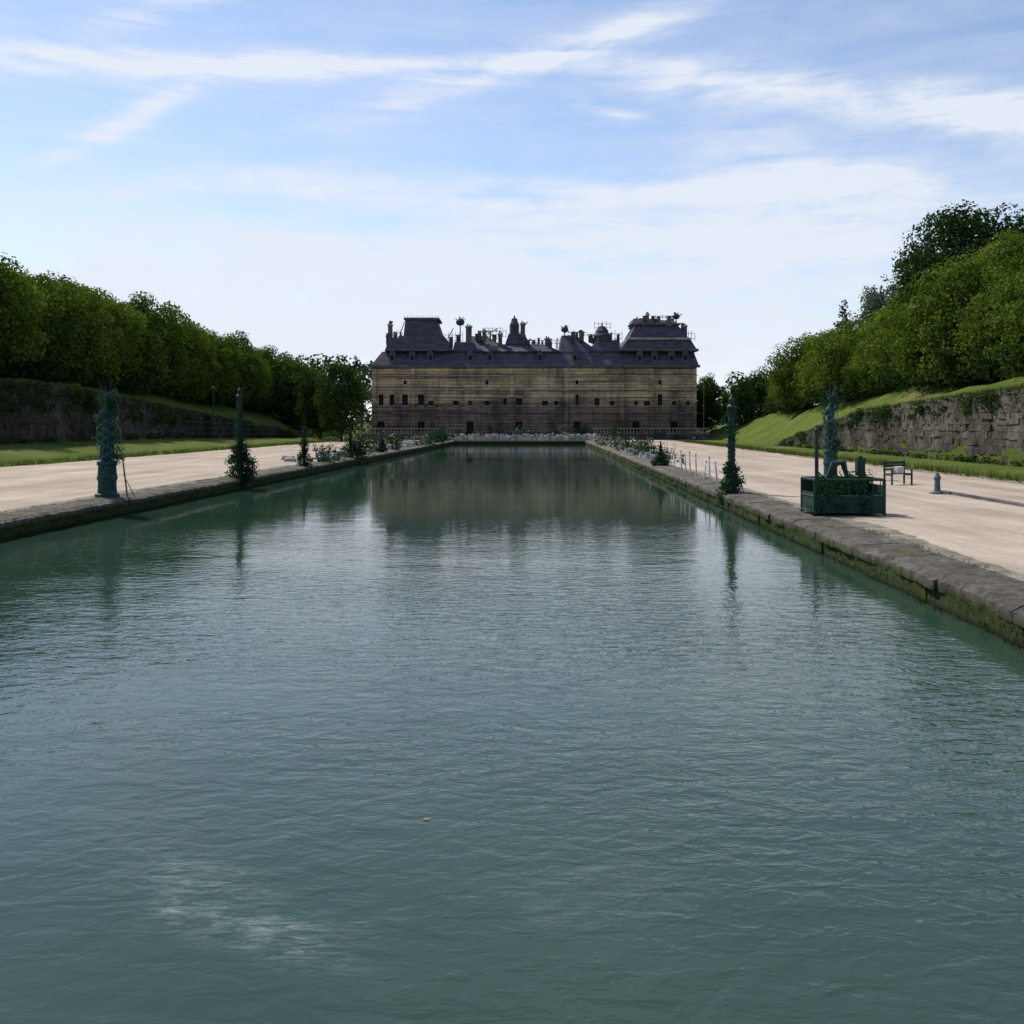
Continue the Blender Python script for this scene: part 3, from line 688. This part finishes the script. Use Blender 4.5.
def ivy_post(name,X,Yy,H,bushw,bushh,rp=.10,hang=.2,nb=60):
    b=MB()
    b.lathe(0,0,[(.24,-.05),(.25,.12),(.15,.2),(rp,.35),(rp*.9,H-.5),(rp*1.4,H-.45),(rp*1.4,H-.38),(rp*.8,H-.3),(rp*.9,H-.12),(.02,H)],M_green,12)
    netting(b,0,0,.3,H-.5,rp*1.25,M_bronze,5,3,.012)
    cs=[];rs=[]
    for i in range(nb):
        t=random.random()**1.3; r=random.uniform(.08,.24)*(1-t*.4); cs.append((random.uniform(-.5,.5)*bushw*(1-t*.8),random.uniform(-.5,.5)*bushw*(1-t*.8),t*bushh+.1-hang*(random.random()<.4))); rs.append(r)
    C,Nn=clump_points(cs,rs,2600); C=C+rng.normal(0,.07,C.shape)*np.array([bushw,bushw,1.0]); b.leaves(C,Nn,.095,M_leafiv)
    k=int(420*H/4); z=rng.uniform(bushh*.5,H-.25,k); a=rng.uniform(0,6.28,k); rr=rp*(1.0+np.abs(rng.normal(0,.55,k)))*(1+.5*np.sin(z*3.1))
    C=np.stack([np.cos(a)*rr,np.sin(a)*rr,z],1); Nn=np.stack([np.cos(a),np.sin(a),a*0+.3],1); b.leaves(C,Nn,.085,M_leafiv)
    for i in range(9):
        a=random.random()*6.28; l=random.uniform(.3,.6)*bushw; b.tube([(0,0,.3),(math.cos(a)*l*.5,math.sin(a)*l*.5,bushh*.6),(math.cos(a)*l,math.sin(a)*l,bushh*random.uniform(.5,1.1))],[.02,.014,.005],M_bark,5)
    return b.obj(name,(X,Yy,QZ))
ivy_post('ivy_covered_post',ax(-14.15,46.5),46.5,4.2,1.4,2.0,.12,.5,74)
ivy_post('ivy_covered_post',ax(6.75,36.0),36.0,3.5,.8,1.0,.125,.35,48)
ivy_post('ivy_covered_post',ax(-14.4,60),60,2.4,.9,1.7,.06,.1,34)
ivy_post('ivy_covered_post',ax(-14.5,75),75,2.2,1.9,1.5,.06,.1,40)
ivy_post('ivy_covered_post',ax(-14.6,90),90,1.8,1.2,1.0,.07,.1,30)
ivy_post('ivy_covered_post',ax(7.0,60),60,1.5,.9,.8,.06,.1,28)

statue_column('bronze_statue_column',14.65,46,4.25,.95)
b=MB(); cx,cy=9.05,27.4; w,dp,h=1.85,1.2,.95
def bar(p,q,r=.035,mat=M_green): b.tube([p,q],[r,r],mat,8)
x0,x1,y0,y1=-w/2,w/2,-dp/2,dp/2
for (x,y) in [(x0,y0),(x1,y0),(x1,y1),(x0,y1)]: bar((x,y,0),(x,y,h),.045)
for z in (.08,.5,h):
    bar((x0,y0,z),(x1,y0,z)); bar((x0,y1,z),(x1,y1,z)); bar((x0,y0,z),(x0,y1,z)); bar((x1,y0,z),(x1,y1,z))
b.box(x0+.02,x1-.02,y0+.02,y1-.02,.10,.16,M_green)
b.box(x0+.03,x1-.03,y0-.012,y0+.012,.10,.48,M_green); b.box(x0+.03,x1-.03,y1-.012,y1+.012,.10,.9,M_green)
b.box(x0-.012,x0+.012,y0+.04,y1-.04,.12,.6,M_green); b.box(x1-.012,x1+.012,y0+.04,y1-.04,.12,.8,M_green)
for k in range(9): 
    x=x0+.1+k*(w-.2)/8; bar((x,y0,.5),(x,y0,h),.012)
for k in range(5): b.box(x0+.03,x1-.03,y0-.018,y0-.0125,.14+k*.075,.16+k*.075,M_bronze)
bar((x0+.04,y0,h),(x0+.04,y0,2.25),.05); b.ball(x0+.04,y0,2.27,.07,M_green)
bar((x1-.22,y1,h),(x1-.22,y1,1.55),.06); b.box(x1-.34,x1-.12,y1-.1,y1+.1,1.0,1.5,M_green)
bar((x0+.04,y0,1.2),(x0+.3,y0,h),.02)
b.tube([(x0+.5,0,.9),(x0+.7,0,1.35),(x0+.95,0,1.4),(x0+1.05,0,1.0)],[.06,.11,.1,.05],M_bronze,8)
cs=[(random.uniform(x0+.2,x1-.2),random.uniform(y0+.1,y1-.2),random.uniform(.3,1.05)) for _ in range(26)]+[(random.uniform(x0,x1),y0-.05,random.uniform(.15,.6)) for _ in range(7)]
C,Nn=clump_points(cs,[.19]*33,1500); C=C+rng.normal(0,.04,C.shape); b.leaves(C,Nn,.08,M_leafiv)
b.obj('planter_cage',(cx,cy,QZ+.03))
b=MB()
for k in range(4): b.box(-.55,.55,-.22+k*.12,-.13+k*.12,.44,.47,M_green)
for k in range(3): b.box(-.55,.55,.24,.27,.58+k*.14,.67+k*.14,M_green)
for x in (-.5,.5):
    b.box(x-.03,x+.03,-.22,-.16,0,.62,M_green); b.box(x-.03,x+.03,.22,.28,0,1.0,M_green); b.box(x-.035,x+.035,-.24,.24,.62,.66,M_green); b.box(x-.02,x+.02,-.16,.22,.38,.43,M_green)
b.box(-.2,.15,-.15,.1,.472,.75,M_wpaint,.01)
o=b.obj('garden_bench',(15.85,41,QZ),bevel=.006); o.rotation_euler=(0,0,math.radians(20))
M_bb=mat_noise('blue_grey_paint',[(0.3,(0.04,0.06,0.08)),(0.7,(0.12,0.15,0.18))],5,.6)
b=MB()
b.lathe(0,0,[(.2,0),(.2,.06),(.11,.1),(.09,.5),(.12,.54),(.12,.6),(.09,.64),(.05,.74),(.01,.78)],M_bb,14); b.box(-.22,.22,-.22,.22,-.02,.03,M_bb); b.obj('bollard',(15.1,35.5,QZ))
b=MB(); b.lathe(0,0,[(.16,0),(.16,.05),(.08,.1),(.07,.5),(.1,.56),(.02,.66)],M_bb,12); b.obj('bollard',(ax(8.6,62),62,QZ))
b=MB(); Y=38; prev=None
while Y<72:
    a=7.0+.02*(Y-38)+random.uniform(-.08,.08); x=ax(a,Y); h=random.uniform(.7,1.15); lx=random.uniform(-.1,.1)
    b.tube([(x,Y,QZ),(x+lx,Y,QZ+h)],[.04,.028],M_wpaint,7); b.ball(x+lx,Y,QZ+h+.04,.05,M_wpaint)
    if prev and random.random()<.8:
        for zz in (.4,.75):
            b.tube([(prev[0],prev[1],QZ+zz),((prev[0]+x)/2,(prev[1]+Y)/2,QZ+zz-.07),(x,Y,QZ+zz)],[.014]*3,M_wpaint,5)
    prev=(x,Y); Y+=random.uniform(1.6,3.0)
b.obj('white_iron_fence')
b=MB(); prev=None
for Y in np.arange(110,165,3.0):
    x=ax(-39.5,Y); z=BL(Y); b.tube([(x,Y,z),(x,Y,z+1.9)],[.06,.05],M_iron,6)
    if prev:
        for zz in (.5,1.1,1.8): b.tube([(prev[0],prev[1],prev[2]+zz),(x,Y,z+zz)],[.025,.025],M_iron,4)
    prev=(x,Y,z)
b.obj('wire_fence')
b=MB(); x,Y=ax(-39,118),118; b.lathe(x,Y,[(.12,BL(118)-.1),(.08,BL(118)+.4),(.07,BL(118)+5.4),(.2,BL(118)+5.5),(.22,BL(118)+5.9),(.05,BL(118)+6.1)],M_green,10); b.obj('lamp_post')

# ------------------------------------------------------------------ sky
SUN_EL=math.radians(50); SUN_AZ=math.radians(-42)
w=bpy.data.worlds.new('World'); SC.world=w; w.use_nodes=True; nt=w.node_tree; bg=nt.nodes['Background']
STR=0.15; bg.inputs[1].default_value=STR
sky=N(nt,'ShaderNodeTexSky',sky_type='NISHITA'); sky.sun_disc=False; sky.sun_elevation=SUN_EL; sky.sun_rotation=SUN_AZ
sky.air_density=1.0; sky.dust_density=0.25; sky.ozone_density=1.6; sky.altitude=100
tc=N(nt,'ShaderNodeTexCoord'); s=N(nt,'ShaderNodeSeparateXYZ'); nt.links.new(tc.outputs['Generated'],s.inputs[0])
U=math_(nt,'ARCTAN2',s.outputs[0],s.outputs[1])
hyp=math_(nt,'SQRT',math_(nt,'ADD',math_(nt,'POWER',s.outputs[0],2.0),math_(nt,'POWER',s.outputs[1],2.0)))
V=math_(nt,'DIVIDE',s.outputs[2],math_(nt,'MAXIMUM',hyp,0.02))
uv=N(nt,'ShaderNodeCombineXYZ'); nt.links.new(U,uv.inputs[0]); nt.links.new(V,uv.inputs[1])
def mapn(sc,rot=0):
    m=N(nt,'ShaderNodeMapping'); m.inputs['Scale'].default_value=sc; m.inputs['Rotation'].default_value=(0,0,rot); nt.links.new(uv.outputs[0],m.inputs[0]); return m.outputs[0]
warp=noise(nt,mapn((3,9,1)),1.0,4,0.6); WV=math_(nt,'ADD',V,math_(nt,'MULTIPLY_ADD',warp,0.06,-0.03))
def dirpt(px,py):
    dx,dz=(px-512)/1000,(425-py)/1000; return math.atan(dx),dz/math.hypot(1,dx)
def streak(p,q,wd,amp):
    (u0,v0),(u1,v1)=dirpt(*p),dirpt(*q); L=math.hypot(u1-u0,v1-v0); c,sn=(u1-u0)/L,(v1-v0)/L; wd/=1000
    du=math_(nt,'SUBTRACT',U,(u0+u1)/2); dv=math_(nt,'SUBTRACT',WV,(v0+v1)/2)
    a=math_(nt,'ADD',math_(nt,'MULTIPLY',du,c),math_(nt,'MULTIPLY',dv,sn))
    v=math_(nt,'SUBTRACT',math_(nt,'MULTIPLY',dv,c),math_(nt,'MULTIPLY',du,sn))
    e=math_(nt,'ADD',math_(nt,'POWER',math_(nt,'DIVIDE',v,wd),2.0),math_(nt,'POWER',math_(nt,'DIVIDE',a,L/2),4.0))
    return math_(nt,'MULTIPLY',math_(nt,'POWER',2.718,math_(nt,'MULTIPLY',e,-1)),amp)
tot=None
for p,q,wd,amp in [((-90,42),(330,70),14,.85),((60,40),(260,-30),14,.65),((170,72),(500,62),11,.75),((350,114),(700,5),15,.85),
    ((560,60),(1060,112),18,.9),((900,92),(1100,130),22,.8),((40,158),(195,86),11,1.0),((575,98),(645,112),7,.6),((220,190),(920,178),16,.75),
    ((20,275),(970,225),42,.95),((700,150),(930,195),34,.6),((60,330),(960,330),45,.5),((0,200),(330,170),12,.4),((300,-120),(900,-200),50,.4)]:
    k=streak(p,q,wd,amp); tot=k if tot is None else math_(nt,'ADD',tot,k)
fib=noise(nt,mapn((3.0,26,1),0.08),1.3,7,0.64,0.5); fib2=noise(nt,mapn((5,13,1),-0.25),2.2,6,0.64,0.4)
fb=math_(nt,'ADD',math_(nt,'MULTIPLY',fib,.65),math_(nt,'MULTIPLY',fib2,.5))
cl=math_(nt,'MULTIPLY',tot,maprange(nt,fb,.42,.72,.15,1.35))
hz=maprange(nt,V,0,.30,.58,0,True)
veil=maprange(nt,fb,.45,.85,.06,.38)
cl=math_(nt,'ADD',cl,math_(nt,'ADD',veil,hz))
cl=math_(nt,'MINIMUM',cl,0.95,clamp=True)
skyc=mixc(nt,1.0,sky.outputs[0],(1.0,0.97,0.99),'MULTIPLY')
col=mixc(nt,cl,skyc,(5.35,5.68,6.35))
nt.links.new(col,bg.inputs[0])
sun=bpy.data.lights.new('sun','SUN'); sun.energy=5.0; sun.angle=math.radians(.5); sun.color=(1,.94,.84)
so=bpy.data.objects.new('sun',sun); SC.collection.objects.link(so)
dv=Vector((math.sin(SUN_AZ)*math.cos(SUN_EL),math.cos(SUN_AZ)*math.cos(SUN_EL),math.sin(SUN_EL)))
so.rotation_euler=(-dv).to_track_quat('-Z','Y').to_euler()
# ------------------------------------------------------------------ camera
cam=bpy.data.cameras.new('camera'); co=bpy.data.objects.new('camera',cam); SC.collection.objects.link(co)
cam.sensor_width=36; cam.lens=36*1000/1024; cam.shift_y=-87/1024; cam.clip_end=8000; cam.clip_start=.1
co.location=(0,0,3); co.rotation_euler=(math.radians(90),0,0); SC.camera=co
SC.view_settings.view_transform='Standard'; SC.view_settings.look='None'; SC.view_settings.exposure=0
